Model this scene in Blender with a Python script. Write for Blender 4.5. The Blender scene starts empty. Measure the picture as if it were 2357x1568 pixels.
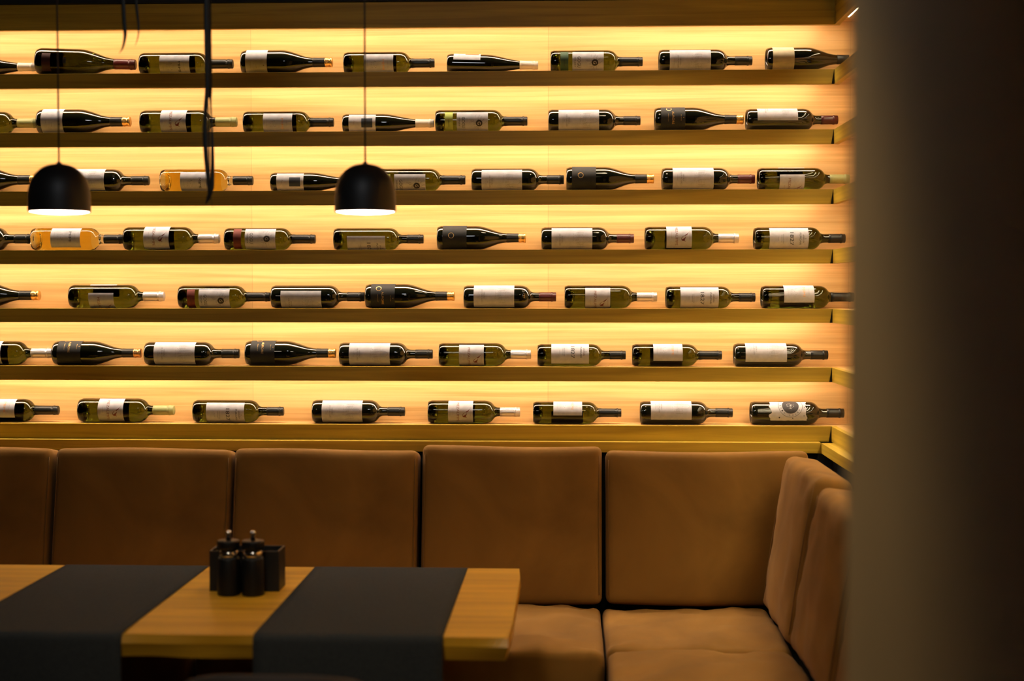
import bpy, bmesh, math, random
from mathutils import Vector, Matrix, noise
random.seed(7)
sc = bpy.context.scene
COL = sc.collection
PI = math.pi
R = math.radians

# ------------------------------------------------------------------ camera
FPX = 2357*50/36.0
CAM = Vector((0, 0, 1.5))
YAW = math.atan((1310-1178.5)/FPX)       # turned slightly left
PITCH = math.atan((784-665)/FPX)         # looking slightly down
cam_d = bpy.data.cameras.new('camera'); cam = bpy.data.objects.new('camera', cam_d); COL.objects.link(cam)
cam_d.lens = 50; cam_d.sensor_width = 36; cam_d.clip_start = .02
cam.location = CAM; cam.rotation_euler = (PI/2-PITCH, 0, YAW)
cam_d.dof.use_dof = True; cam_d.dof.focus_distance = 4.70; cam_d.dof.aperture_fstop = 1.9
sc.camera = cam
ROT = cam.rotation_euler.to_matrix()
def at(px, py, Y):
    "point of the plane Y that stands behind a pixel of the photograph"
    d = ROT @ Vector(((px-1178.5)/FPX, -(py-784)/FPX, -1))
    return CAM + d*((Y-CAM.y)/d.y)
def atz(px, py, Z):
    d = ROT @ Vector(((px-1178.5)/FPX, -(py-784)/FPX, -1))
    return CAM + d*((Z-CAM.z)/d.z)

# ------------------------------------------------------------------ materials
def pmat(name, color=(.5,.5,.5), rough=.5, metal=0, trans=0, ior=1.45, coat=0, emit=None, estr=0, spec=.5, sheen=0):
    m = bpy.data.materials.new(name); m.use_nodes = True
    b = m.node_tree.nodes['Principled BSDF']
    b.inputs['Base Color'].default_value = (*color, 1); b.inputs['Roughness'].default_value = rough
    b.inputs['Metallic'].default_value = metal; b.inputs['Transmission Weight'].default_value = trans
    b.inputs['IOR'].default_value = ior; b.inputs['Coat Weight'].default_value = coat
    b.inputs['Specular IOR Level'].default_value = spec; b.inputs['Sheen Weight'].default_value = sheen
    if emit: b.inputs['Emission Color'].default_value = (*emit, 1); b.inputs['Emission Strength'].default_value = estr
    return m
def nd(m, t, **kw):
    n = m.node_tree.nodes.new(t)
    for k, v in kw.items(): setattr(n, k, v)
    return n
def mottle(m, c1, c2, scale=(1,1,1), nscale=3, detail=6, bump=0, rough=None, distort=0, lo=.3, hi=.7, coords='Object'):
    t = m.node_tree; b = t.nodes['Principled BSDF']
    tc = nd(m, 'ShaderNodeTexCoord'); mp = nd(m, 'ShaderNodeMapping'); mp.inputs['Scale'].default_value = scale
    ns = nd(m, 'ShaderNodeTexNoise'); ns.inputs['Scale'].default_value = nscale; ns.inputs['Detail'].default_value = detail
    ns.inputs['Distortion'].default_value = distort
    cr = nd(m, 'ShaderNodeValToRGB'); cr.color_ramp.elements[0].color = (*c1, 1); cr.color_ramp.elements[1].color = (*c2, 1)
    cr.color_ramp.elements[0].position = lo; cr.color_ramp.elements[1].position = hi
    t.links.new(tc.outputs[coords], mp.inputs[0]); t.links.new(mp.outputs[0], ns.inputs[0])
    t.links.new(ns.outputs[0], cr.inputs[0]); t.links.new(cr.outputs[0], b.inputs['Base Color'])
    if bump:
        bp = nd(m, 'ShaderNodeBump'); bp.inputs['Strength'].default_value = bump; bp.inputs['Distance'].default_value = .01
        t.links.new(ns.outputs[0], bp.inputs['Height']); t.links.new(bp.outputs[0], b.inputs['Normal'])
    return m, cr, tc
def wood(name, c1, c2, rough=.45, axis='x', fine=26, bump=.05, spec=.4, panel=None):
    m = pmat(name, rough=rough, spec=spec)
    s = {'x': (.9, fine, fine), 'y': (fine, .9, fine), 'z': (fine, fine, .9)}[axis]
    m, cr, tc = mottle(m, c1, c2, scale=s, nscale=1.6, detail=8, bump=bump, distort=.7, lo=.32, hi=.68)
    t = m.node_tree; b = t.nodes['Principled BSDF']
    # broad cathedral figure
    mp = nd(m, 'ShaderNodeMapping'); mp.inputs['Scale'].default_value = tuple(q*.16 if q > 1 else q*.5 for q in s)
    n2 = nd(m, 'ShaderNodeTexNoise'); n2.inputs['Scale'].default_value = 1.3; n2.inputs['Distortion'].default_value = 1.5
    t.links.new(tc.outputs['Object'], mp.inputs[0]); t.links.new(mp.outputs[0], n2.inputs[0])
    mr = nd(m, 'ShaderNodeMapRange'); mr.inputs[1].default_value = .35; mr.inputs[2].default_value = .65
    mr.inputs[3].default_value = .84; mr.inputs[4].default_value = 1.08
    t.links.new(n2.outputs[0], mr.inputs[0])
    vm = nd(m, 'ShaderNodeVectorMath', operation='SCALE')
    t.links.new(cr.outputs[0], vm.inputs[0]); t.links.new(mr.outputs[0], vm.inputs['Scale'])
    last = vm.outputs[0]
    if panel is not None:     # veneer sheets one metre wide, each a shade of its own
        sx = nd(m, 'ShaderNodeSeparateXYZ'); t.links.new(tc.outputs['Object'], sx.inputs[0])
        a = nd(m, 'ShaderNodeMath', operation='SUBTRACT'); a.inputs[1].default_value = panel
        t.links.new(sx.outputs[0], a.inputs[0])
        f = nd(m, 'ShaderNodeMath', operation='FLOOR'); t.links.new(a.outputs[0], f.inputs[0])
        w = nd(m, 'ShaderNodeTexWhiteNoise', noise_dimensions='1D'); t.links.new(f.outputs[0], w.inputs['W'])
        r2 = nd(m, 'ShaderNodeMapRange'); r2.inputs[3].default_value = .90; r2.inputs[4].default_value = 1.04
        t.links.new(w.outputs[0], r2.inputs[0])
        fr = nd(m, 'ShaderNodeMath', operation='FRACT'); t.links.new(a.outputs[0], fr.inputs[0])
        lt = nd(m, 'ShaderNodeMath', operation='GREATER_THAN'); lt.inputs[1].default_value = .0016
        t.links.new(fr.outputs[0], lt.inputs[0])
        r3 = nd(m, 'ShaderNodeMapRange'); r3.inputs[3].default_value = .72; r3.inputs[4].default_value = 1
        t.links.new(lt.outputs[0], r3.inputs[0])
        mm = nd(m, 'ShaderNodeMath', operation='MULTIPLY'); t.links.new(r2.outputs[0], mm.inputs[0]); t.links.new(r3.outputs[0], mm.inputs[1])
        v2 = nd(m, 'ShaderNodeVectorMath', operation='SCALE'); t.links.new(last, v2.inputs[0]); t.links.new(mm.outputs[0], v2.inputs['Scale'])
        last = v2.outputs[0]
    t.links.new(last, b.inputs['Base Color'])
    return m

XSEAM = at(581, 650, 4.78).x
M = {}
M['panel'] = wood('oak veneer panel', (.59,.350,.118), (.79,.497,.205), rough=.5, fine=46, panel=XSEAM)
M['panel_side'] = wood('oak veneer side', (.59,.350,.118), (.79,.497,.205), rough=.5, axis='y')
M['fascia'] = wood('oak board', (.38,.245,.016), (.62,.415,.038), rough=.5)
M['fascia_side'] = wood('oak board side', (.38,.245,.016), (.62,.415,.038), rough=.5, axis='y')
M['table'] = wood('table oak', (.50,.245,.012), (.74,.395,.025), rough=.38, fine=14, bump=.03)
M['black_paint'] = mottle(pmat('black painted wall', rough=.8), (.010,.013,.015), (.016,.019,.022), nscale=8)[0]
M['plaster'] = mottle(pmat('grey brown plaster', rough=.85, spec=.2), (.22,.175,.115), (.255,.205,.14), nscale=2.5, detail=3, bump=.02)[0]
M['floor'] = mottle(pmat('dark floor', rough=.5), (.03,.022,.016), (.05,.036,.026), nscale=3)[0]
M['dark_room'] = mottle(pmat('dark room paint', rough=.9), (.05,.04,.032), (.065,.052,.04), nscale=3)[0]
M['suede'] = mottle(pmat('tan suede', rough=.88, spec=.25, sheen=.03), (.165,.077,.013), (.285,.135,.023), nscale=2.6, detail=9, bump=.12, distort=.8)[0]
M['piping'] = pmat('suede seam', (.19,.09,.018), .8)
M['base'] = pmat('black bench base', (.012,.011,.010), .6)
M['cloth'] = mottle(pmat('charcoal cloth', rough=.92, spec=.15), (.030,.034,.036), (.046,.050,.050), scale=(1,1,1), nscale=260, detail=3, bump=.15)[0]
M['black_plastic'] = pmat('black satin plastic', (.005,.006,.007), .42, spec=.35)
M['black_lac'] = mottle(pmat('black lacquer', rough=.45), (.006,.007,.008), (.009,.010,.011), nscale=20)[0]
M['chrome'] = pmat('steel', (.75,.73,.7), .16, metal=1)
M['shade'] = mottle(pmat('black lamp enamel', rough=.5), (.010,.010,.010), (.013,.013,.012), nscale=30)[0]
M['shade_in'] = pmat('white lamp lining', (.85,.8,.76), .5)
M['copper_rim'] = pmat('copper rim', (.9,.42,.3), .35, metal=.4)
M['bulb'] = pmat('lamp diffuser', (.9,.9,.9), .4, emit=(1,.84,.66), estr=17)
M['led'] = pmat('led strip', (.9,.9,.9), .4, emit=(1,.82,.62), estr=33)
M['led_side'] = pmat('led strip side', (.9,.9,.9), .4, emit=(1,.84,.52), estr=17)
M['leaf'] = mottle(pmat('dark leaf', rough=.55), (.008,.011,.010), (.014,.018,.014), nscale=12)[0]
M['cord'] = pmat('black cord', (.012,.011,.011), .6)
# bottles
M['g_red'] = pmat('black green glass with red wine', (.006,.007,.004), .035, trans=0, ior=1.5, coat=.4)
M['g_base'] = pmat('thick olive glass', (.012,.016,.002), .03, trans=1, ior=1.42)
M['g_green'] = pmat('olive glass', (.085,.100,.007), .02, trans=1, ior=1.42)
M['g_dark'] = pmat('deep olive glass', (.026,.030,.004), .02, trans=1, ior=1.42)
M['g_clear'] = pmat('clear glass', (.95,.93,.74), .01, trans=1, ior=1.35)
M['wine_amber'] = pmat('amber wine', (.95,.66,.07), .02, trans=1, ior=1.30)
M['paper'] = mottle(pmat('white label paper', rough=.75, spec=.25), (.43,.425,.46), (.52,.515,.55), nscale=60, detail=4)[0]
M['paper_cream'] = mottle(pmat('cream label paper', rough=.75, spec=.25), (.42,.36,.22), (.54,.47,.31), nscale=30, detail=4)[0]
M['paper_black'] = mottle(pmat('black label paper', rough=.7, spec=.3), (.022,.023,.024), (.03,.031,.032), nscale=40)[0]
M['paper_back'] = pmat('back label', (.10,.085,.065), .8)
M['lab_lime'] = pmat('lime label', (.40,.46,.10), .7); M['lab_green'] = pmat('green label', (.05,.10,.05), .7)
M['lab_red'] = pmat('brick red label', (.14,.022,.014), .7); M['lab_maroon'] = pmat('dim maroon label', (.05,.010,.009), .6); M['lab_orange'] = pmat('orange print', (.75,.16,.06), .7)
M['lab_navy'] = pmat('navy print', (.03,.04,.06), .7)
M['ink'] = pmat('dark ink', (.03,.026,.026), .7); M['ink_grey'] = pmat('grey ink', (.20,.165,.15), .7)
M['ink_faint'] = pmat('faint ink', (.33,.31,.30), .7); M['ink_maroon'] = pmat('maroon ink', (.16,.035,.03), .7)
M['ink_brown'] = pmat('brown ink', (.22,.09,.055), .7); M['ink_white'] = pmat('white ink', (.6,.56,.52), .7)
M['ink_gold'] = pmat('gold ink', (.70,.42,.14), .35, metal=.6); M['ink_orange'] = pmat('orange foil', (.75,.36,.14), .35, metal=.3)
M['cap_black'] = mottle(pmat('black capsule', rough=.36, spec=.4), (.008,.009,.009), (.012,.013,.013), nscale=60)[0]
M['cap_burg'] = pmat('burgundy capsule', (.065,.010,.010), .33); M['cap_olive'] = pmat('olive capsule', (.30,.31,.12), .45)
M['cap_silver'] = pmat('silver capsule', (.62,.58,.57), .32, metal=.45); M['cap_white'] = pmat('white capsule', (.66,.61,.53), .5)
M['cap_gold'] = pmat('gold cap', (.85,.52,.16), .28, metal=.85); M['cap_copper'] = pmat('copper cap', (.62,.32,.12), .3, metal=.8)
M['cap_red'] = pmat('wine red capsule', (.075,.010,.010), .35)

# ------------------------------------------------------------------ mesh helpers
def obj(name, bm, mats, parent=None, smooth=False, loc=None):
    me = bpy.data.meshes.new(name); bm.normal_update(); bm.to_mesh(me); bm.free()
    for m in (mats if isinstance(mats, (list, tuple)) else [mats]): me.materials.append(m)
    if smooth:
        for p in me.polygons: p.use_smooth = True
    o = bpy.data.objects.new(name, me); COL.objects.link(o)
    if parent: o.parent = parent
    if loc is not None: o.location = loc
    return o
def tag(o, label=None, cat=None, group=None, kind=None):
    if label: o['label'] = label
    if cat: o['category'] = cat
    if group: o['group'] = group
    if kind: o['kind'] = kind
    return o
def thing(name, label, cat, loc, group=None, rot=(0,0,0)):
    o = bpy.data.objects.new(name, None); COL.objects.link(o); o.location = loc; o.rotation_euler = rot
    o.empty_display_size = .05
    return tag(o, label, cat, group)
def box(bm, a, b, bev=0):
    a, b = Vector(a), Vector(b)
    r = bmesh.ops.create_cube(bm, size=1)
    bmesh.ops.scale(bm, vec=b-a, verts=r['verts']); bmesh.ops.translate(bm, vec=(a+b)/2, verts=r['verts'])
    if bev:
        es = list({e for v in r['verts'] for e in v.link_edges})
        bmesh.ops.bevel(bm, geom=es, offset=bev, segments=2, affect='EDGES', profile=.6)
    return bm
def bx(a, b, bev=0): return box(bmesh.new(), a, b, bev)
def lathe(prof, seg=40, axis='z', bm=None, mats=None):
    "prof: list of (t, r) along the axis"
    bm = bm or bmesh.new(); rings = []
    P = (lambda t, r, c, s: (r*c, r*s, t)) if axis == 'z' else (lambda t, r, c, s: (t, r*c, r*s))
    for t, r in prof:
        if r < 1e-6: rings.append([bm.verts.new(P(t, 0, 0, 0))])
        else: rings.append([bm.verts.new(P(t, r, math.cos(2*PI*k/seg), math.sin(2*PI*k/seg))) for k in range(seg)])
    for i in range(len(rings)-1):
        A, B = rings[i], rings[i+1]
        for k in range(seg):
            k2 = (k+1) % seg
            q = [A[0] if len(A) == 1 else A[k], A[0] if len(A) == 1 else A[k2], B[0] if len(B) == 1 else B[k2], B[0] if len(B) == 1 else B[k]]
            u = []
            for v in q:
                if v not in u: u.append(v)
            if len(u) > 2:
                f = bm.faces.new(u)
                if mats: f.material_index = mats(prof[i][0], prof[i+1][0])
    bmesh.ops.recalc_face_normals(bm, faces=bm.faces)
    return bm
def tube(pts, rad, seg=10, flat=1.0, bm=None):
    "tube through points; rad is a number or a list; flat squashes it towards a strap"
    bm = bm or bmesh.new(); pts = [Vector(p) for p in pts]; n = len(pts); rings = []
    for i, p in enumerate(pts):
        d = (pts[min(i+1, n-1)] - pts[max(i-1, 0)]).normalized()
        up = Vector((0, 1, 0)) if abs(d.y) < .9 else Vector((1, 0, 0))
        a = d.cross(up).normalized(); b = d.cross(a).normalized()
        r = rad[i] if isinstance(rad, (list, tuple)) else rad
        rings.append([bm.verts.new(p + a*r*math.cos(2*PI*k/seg) + b*r*flat*math.sin(2*PI*k/seg)) for k in range(seg)])
    for i in range(n-1):
        for k in range(seg):
            bm.faces.new((rings[i][k], rings[i][(k+1) % seg], rings[i+1][(k+1) % seg], rings[i+1][k]))
    bm.faces.new(rings[0][::-1]); bm.faces.new(rings[-1])
    bmesh.ops.recalc_face_normals(bm, faces=bm.faces)
    return bm
def spline(pts, n=10):
    P = [Vector(p) for p in pts]; P = [2*P[0]-P[1]] + P + [2*P[-1]-P[-2]]; out = []
    for i in range(1, len(P)-2):
        for k in range(n):
            t = k/n; a, b, c, d = P[i-1], P[i], P[i+1], P[i+2]
            out.append(.5*((2*b)+(c-a)*t+(2*a-5*b+4*c-d)*t*t+(3*b-a-3*c+d)*t**3))
    out.append(P[-2]); return out
def cushion(a, b, c, r, puff=.01, front='-y', seed=0, wrinkle=.0015, n=26, pinch=0):
    "rounded soft block with half sizes a, b, c; the front face swells by puff"
    bm = bmesh.new(); H = (a, b, c); seen = {}
    def ease(t): return math.copysign(1-(1-abs(t))**1.7, t)
    def put(p):
        key = tuple(round(q, 5) for q in p)
        if key in seen: return seen[key]
        P = Vector((p[0]*a, p[1]*b, p[2]*c))
        q = Vector([max(-(H[i]-r), min(H[i]-r, P[i])) for i in range(3)])
        d = P-q
        if d.length > 1e-9: P = q + d.normalized()*r
        ax, sg = {'-y': (1, -1), '-x': (0, -1), 'z': (2, 1)}[front]
        if P[ax]*sg > 0:
            o = [i for i in range(3) if i != ax]
            k = (1-(P[o[0]]/H[o[0]])**4)*(1-(P[o[1]]/H[o[1]])**4)
            P[ax] += sg*puff*max(0, k)
            P[ax] += sg*wrinkle*noise.fractal(Vector((P[o[0]]*7+seed, P[o[1]]*7, seed)), .8, 2, 4)*1.5
        P.z += .003*math.sin(P.x*9+seed)
        v = bm.verts.new(P); seen[key] = v; return v
    g = [ease(-1+2*i/n) for i in range(n+1)]
    for ax in range(3):
        for s in (-1, 1):
            for i in range(n):
                for j in range(n):
                    q = []
                    for (x, y) in ((g[i], g[j]), (g[i+1], g[j]), (g[i+1], g[j+1]), (g[i], g[j+1])):
                        p = [x, y]; p.insert(ax, s); q.append(put(p))
                    try: bm.faces.new(q)
                    except ValueError: pass
    bmesh.ops.recalc_face_normals(bm, faces=bm.faces)
    return bm

# ------------------------------------------------------------------ the wine wall
YF = 4.66            # front of the shelf fronts
YP = 4.775           # oak back panel
XS = at(1917, 600, YF).x
XP = XS+.115
XL = -2.45
YN = 2.4             # near end of the side wing
ROWT = [163.5, 300.8, 437.6, 574.8, 710.6, 844.8, 979.0]
ROWB = [197.5, 334.2, 471.2, 607.2, 742.7, 877.8, 1014.0]
ZT = [at(1178, y, YF).z for y in ROWT]; ZB = [at(1178, y, YF).z for y in ROWB]
Z0 = at(1178, 61.5, YF).z
ORD = ['first', 'second', 'third', 'fourth', 'fifth', 'sixth', 'seventh']
ZW = Z0+.083
tag(obj('wall_back', bx((XL, YP, ZB[6]), (XP, YP+.02, ZW)), M['panel']), 'glowing honey oak veneer panel behind the back wall bottles', kind='structure')
tag(obj('wall_right', bx((XP, YN, ZB[6]), (XP+.02, YP+.02, ZW)), M['panel_side']), 'oak veneer panel of the side shelves, beside the grey wall', kind='structure')

def shelf(ztop, zbot, side, label, led=True, i=0):
    t = thing('wine_shelf', label, 'shelf', ((XL+XS)/2 if not side else XS, YF if not side else (YN+YF)/2, zbot), 'lit oak bottle shelves')
    L = t.location
    def part(name, a, b, m, bev=0):
        return obj(name, bx(Vector(a)-L, Vector(b)-L, bev), m, t)
    th = .018
    if not side:
        part('front_board', (XL, YF, zbot), (XS+.019, YF+.018, ztop), M['fascia'], .0008)
        part('shelf_board', (XL, YF+.0181, ztop-th), (XP-.001, YP-.0005, ztop-.0003), M['fascia'] if 0 else M['panel'])
        if led: part('led_strip', (XL+.01, YF+.026, ztop-th-.003), (XS-.03, YF+.048, ztop-th-.0002), M['led'])
    else:
        part('front_board', (XS, YN, zbot), (XS+.018, YF-.0006, ztop), M['fascia_side'], .0008)
        part('shelf_board', (XS+.0181, YN, ztop-th), (XP-.0005, YF+.0178, ztop-.0003), M['panel_side'])
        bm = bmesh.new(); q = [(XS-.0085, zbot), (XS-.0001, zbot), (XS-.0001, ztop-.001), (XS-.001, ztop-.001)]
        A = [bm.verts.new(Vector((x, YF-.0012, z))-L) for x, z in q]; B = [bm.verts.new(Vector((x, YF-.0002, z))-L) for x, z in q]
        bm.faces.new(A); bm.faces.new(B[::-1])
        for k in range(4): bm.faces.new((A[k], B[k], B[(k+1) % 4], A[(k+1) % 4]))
        bmesh.ops.recalc_face_normals(bm, faces=bm.faces); obj('corner_shadow', bm, M['base'], t)  # thin dark wedge standing in for the contact shadow in the corner
        if led: part('led_strip', (XS+.028, YN, ztop-th-.003), (XS+.050, YF+.016, ztop-th-.0002), M['led_side'])
    return t
for i in range(7):
    shelf(ZT[i], ZB[i], False, f'oak shelf of the {ORD[i]} bottle row from the top, running along the back', led=i < 6)
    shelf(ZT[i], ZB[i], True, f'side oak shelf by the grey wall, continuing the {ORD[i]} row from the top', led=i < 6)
# top beam (a deeper fascia with a strip behind it)
def beam(side):
    zt = ZW; zb = Z0
    t = thing('shelf_pelmet', 'deep dark oak board above the top bottle row on the back wall' if not side else 'deep oak board above the side shelves next to the grey wall', 'pelmet', (0 if not side else XS, YF, zb))
    L = t.location
    def part(name, a, b, m, bev=0): return obj(name, bx(Vector(a)-L, Vector(b)-L, bev), m, t)
    zs = zb+.029
    if not side:
        part('front_board', (XL, YF, zb), (XS+.019, YF+.018, zt), M['fascia'], .0008)
        part('soffit', (XL, YF+.0181, zs), (XP-.001, YP-.0005, zs+.018), M['panel'])
        part('led_strip', (XL+.01, YF+.026, zs-.003), (XS-.03, YF+.048, zs-.0002), M['led'])
    else:
        part('front_board', (XS, YN, zb), (XS+.018, YF-.0006, zt), M['fascia_side'], .0008)
        part('soffit', (XS+.0181, YN, zs), (XP-.0005, YF+.0178, zs+.018), M['panel_side'])
        part('led_strip', (XS+.028, YN, zs-.003), (XS+.050, YF+.016, zs-.0002), M['led_side'])
beam(False); beam(True)
# room shell
def struct(name, bm, m, label=None): return tag(obj(name, bm, m), label, kind='structure')
struct('wall_upper', bx((XL-.5, YF-.012, ZW+.0005), (XP+.1, YP+.05, 2.8)), M['black_paint'])
struct('wall_upper_side', bx((XS-.012, YN, ZW+.0005), (XP+.1, YF-.013, 2.8)), M['black_paint'])
struct('wall_lower', bx((XL-.5, YF+.005, 0), (XP+.1, YP+.05, ZB[6]-.0005)), M['black_paint'])
struct('wall_lower_side', bx((XS+.005, YN, 0), (XP+.1, YF+.004, ZB[6]-.0005)), M['black_paint'])
struct('wall_left', bx((-3.0, -1.6, 0), (-2.95, 4.83, 2.8)), M['dark_room'])
struct('wall_front', bx((-3.0, -1.65, 0), (1.6, -1.6, 2.8)), M['dark_room'])
struct('wall_right_rear', bx((1.55, -1.6, 0), (1.6, YN, 2.8)), M['dark_room'])
struct('wall_rear_corner', bx((XP+.021, YN, 0), (1.6, YN+.05, 2.8)), M['dark_room'])
struct('wall_rear_corner_left', bx((-2.95, 4.78, 0), (XL-.5, 4.83, 2.8)), M['dark_room'])
struct('floor', bx((-3.0, -1.65, -.05), (1.6, 4.83, 0)), M['floor'])
struct('ceiling', bx((-3.0, -1.65, 2.8), (1.6, 4.83, 2.85)), M['dark_room'])
# grey partition close to the camera on the right
PX = at(1947, 700, 1.5).x
bm = bx((PX, .45, 0), (PX+.35, 1.5, 2.8), .012)
struct('wall_partition', bm, M['plaster'], 'grey brown wall end close by on the right, out of focus')

# ledge above the bench
ZL1 = at(1178, 1016.8, YF-.04).z; ZL0 = at(1178, 1036.5, YF-.04).z; XB = XS-.040; YB_ = YF-.040
def ledge():
    zt, zb = ZL1, ZL0-.006
    t = thing('bench_ledge', 'narrow oak ledge running just above the backrest cushions', 'ledge', (0, YF, zb)); L = t.location
    obj('ledge_board', bx(Vector((XL, YB_, zb))-L, Vector((XB+.0005, YF+.0045, zt))-L, .001), M['fascia'], t)
    obj('ledge_board', bx(Vector((XB, YN, zb))-L, Vector((XS+.0045, YB_, zt))-L, .001), M['fascia_side'], t)
ledge()

# ------------------------------------------------------------------ bottles
def interp(prof, t):
    for (a, ra), (b, rb) in zip(prof, prof[1:]):
        if a <= t <= b and b > a: return ra+(rb-ra)*(t-a)/(b-a)
    return prof[-1][1]
def smoothprof(pts, n=5):
    out = spline([(a, b, 0) for a, b in pts], n); return [(p.x, p.y) for p in out]
def profile(kind):
    if kind == 'bordeaux':
        L, r = .302, .0375
        side = [(.006,r*.95),(.012,r)] + [(.02+.158*i/4, r) for i in range(5)] + smoothprof([(.186,r),(.196,r*.965),(.206,r*.86),(.2135,r*.69),(.2195,r*.50),(.227,.0152),(.235,.0143)], 4) + [(.262,.0142),(.285,.0142)]
        m = .235
    elif kind == 'burgundy':
        L, r = .295, .0405
        side = [(.006,r*.95),(.013,r)] + [(.02+.10*i/4, r) for i in range(5)] + smoothprof([(.130,r),(.145,r*.965),(.165,r*.84),(.185,r*.67),(.203,r*.51),(.218,.0172),(.234,.0150)], 4) + [(.262,.0145),(.28,.0145)]
        m = .234
    else:
        L, r = .298, .0315
        side = [(.006,r*.94),(.012,r)] + [(.02+.10*i/4, r) for i in range(5)] + smoothprof([(.130,r),(.150,r*.95),(.175,r*.80),(.200,r*.625),(.222,.0158),(.240,.0132)], 4) + [(.262,.0122),(.285,.0122)]
        m = .240
    base = [(.034,0),(.0325,r*.30),(.026,r*.58),(.012,r*.78),(.0008,r*.87),(.001,r*.91)]
    end = [(L-.002, side[-1][1]), (L-.0015, 0)]
    return L, r, base+side+end, side
PROF = {k: profile(k) for k in ('bordeaux', 'burgundy', 'flute')}
def wrap(x, a, r): return Vector((x, -r*math.cos(a), r*math.sin(a)))
def patch(side, x0, x1, ac, ha, off=.00035, nu=36, nv=10, ragged=None):
    bm = bmesh.new(); rows = []
    for j in range(nv+1):
        row = []
        for i in range(nu+1):
            a = ac+ha-2*ha*i/nu; x = x0+(x1-x0)*j/nv
            if ragged:
                k = (j/nv-.5)*2
                x += ragged*noise.fractal(Vector((a*2.2, 3.1*(k > 0), 0)), 1, 2, 3)*abs(k)**3
                if i in (0, nu): a += .05*noise.noise(Vector((j*1.7, i, 2)))
            row.append(bm.verts.new(wrap(x, a, interp(side, x)+off)))
        rows.append(row)
    for j in range(nv):
        for i in range(nu): bm.faces.new((rows[j][i], rows[j][i+1], rows[j+1][i+1], rows[j+1][i]))
    bmesh.ops.recalc_face_normals(bm, faces=bm.faces)
    # normals outwards
    f = bm.faces[:][0]; c = f.calc_center_median()
    if f.normal.dot(Vector((0, c.y, c.z))) < 0: bmesh.ops.reverse_faces(bm, faces=bm.faces)
    return bm
TXT = {}
def text_mesh(s):
    if s in TXT: return TXT[s]
    cu = bpy.data.curves.new('t', 'FONT'); cu.body = s; cu.resolution_u = 3
    o = bpy.data.objects.new('t', cu); COL.objects.link(o)
    dg = bpy.context.evaluated_depsgraph_get(); dg.update()
    ev = o.evaluated_get(dg); me = ev.to_mesh()
    V = [(v.co.x, v.co.y) for v in me.vertices]; F = [tuple(p.vertices) for p in me.polygons]
    ev.to_mesh_clear(); bpy.data.objects.remove(o); bpy.data.curves.remove(cu)
    x0, x1 = min(v[0] for v in V), max(v[0] for v in V); y0, y1 = min(v[1] for v in V), max(v[1] for v in V)
    V = [((x-x0)/(x1-x0)-.5, (y-y0)/(y1-y0)-.5) for x, y in V]
    TXT[s] = (V, F); return TXT[s]
def add_flat(bm, side, V, F, xc, w, h, ac, uc=0, off=.0007, rot=0):
    "lay flat art on the bottle: art x runs round the bottle (downwards), art y runs towards the neck"
    vs = []
    for x, y in V:
        X, Yy = x*w, y*h
        if rot: X, Yy = X*math.cos(rot)-Yy*math.sin(rot), X*math.sin(rot)+Yy*math.cos(rot)
        px = xc+Yy; r = interp(side, px)
        vs.append(bm.verts.new(wrap(px, ac-(X+uc)/r, r+off)))
    for f in F:
        try: bm.faces.new([vs[i] for i in f])
        except ValueError: pass
def add_text(bm, side, s, xc, w, h, ac, uc=0, rot=0, off=.0007):
    V, F = text_mesh(s); add_flat(bm, side, V, F, xc, w, h, ac, uc, off, rot)
def disc(n=24, r0=0, r1=.5):
    "flat disc or ring cut into rings, so that it can bend round the bottle"
    if r0 == 0:
        m = 5; V = [(0, 0)] + [(r1*q/m*math.cos(2*PI*k/n), r1*q/m*math.sin(2*PI*k/n)) for q in range(1, m+1) for k in range(n)]
        F = [(0, 1+k, 1+(k+1) % n) for k in range(n)]
        for q in range(m-1): F += [(1+q*n+k, 1+(q+1)*n+k, 1+(q+1)*n+(k+1) % n, 1+q*n+(k+1) % n) for k in range(n)]
        return V, F
    V = [(r1*math.cos(2*PI*k/n), r1*math.sin(2*PI*k/n)) for k in range(n)]
    V += [(r0*math.cos(2*PI*k/n), r0*math.sin(2*PI*k/n)) for k in range(n)]
    return V, [(k, (k+1) % n, n+(k+1) % n, n+k) for k in range(n)]
RECT = ([(-.5+i/12, j-.5) for i in range(13) for j in (0, 1)], [(2*i, 2*i+2, 2*i+3, 2*i+1) for i in range(12)])
def stroke(bm, side, p, q, wd, ac, off=.00065):
    "thin printed line from p to q, points are (u, x)"
    n = 4; d = Vector(q)-Vector(p); nn = Vector((-d.y, d.x)).normalized()*wd/2; prev = None
    for i in range(n+1):
        c = Vector(p)+d*i/n; pair = []
        for s in (-1, 1):
            e = c+nn*s; r = interp(side, e.y); pair.append(bm.verts.new(wrap(e.y, ac-e.x/r, r+off)))
        if prev: bm.faces.new((prev[0], prev[1], pair[1], pair[0]))
        prev = pair
def scribble(bm, side, xc, uc, ac, n, spread, wd, rnd):
    for _ in range(n):
        a = rnd.uniform(0, 2*PI); l = rnd.uniform(.4, 1)*spread; p = (uc+math.cos(a)*.007, xc+math.sin(a)*.007)
        for k in range(3):
            a += rnd.uniform(-.6, .6); q = (p[0]+math.cos(a)*l/3, p[1]+math.sin(a)*l/3); stroke(bm, side, p, q, wd, ac); p = q

CACHE = {}
def cached(key, fn):
    if key not in CACHE: CACHE[key] = fn()
    return CACHE[key]
def mesh_of(name, bm, mats, smooth=True):
    me = bpy.data.meshes.new(name); bm.normal_update(); bm.to_mesh(me); bm.free()
    for m in (mats if isinstance(mats, (list, tuple)) else [mats]): me.materials.append(m)
    if smooth:
        for p in me.polygons: p.use_smooth = True
    return me

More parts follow.
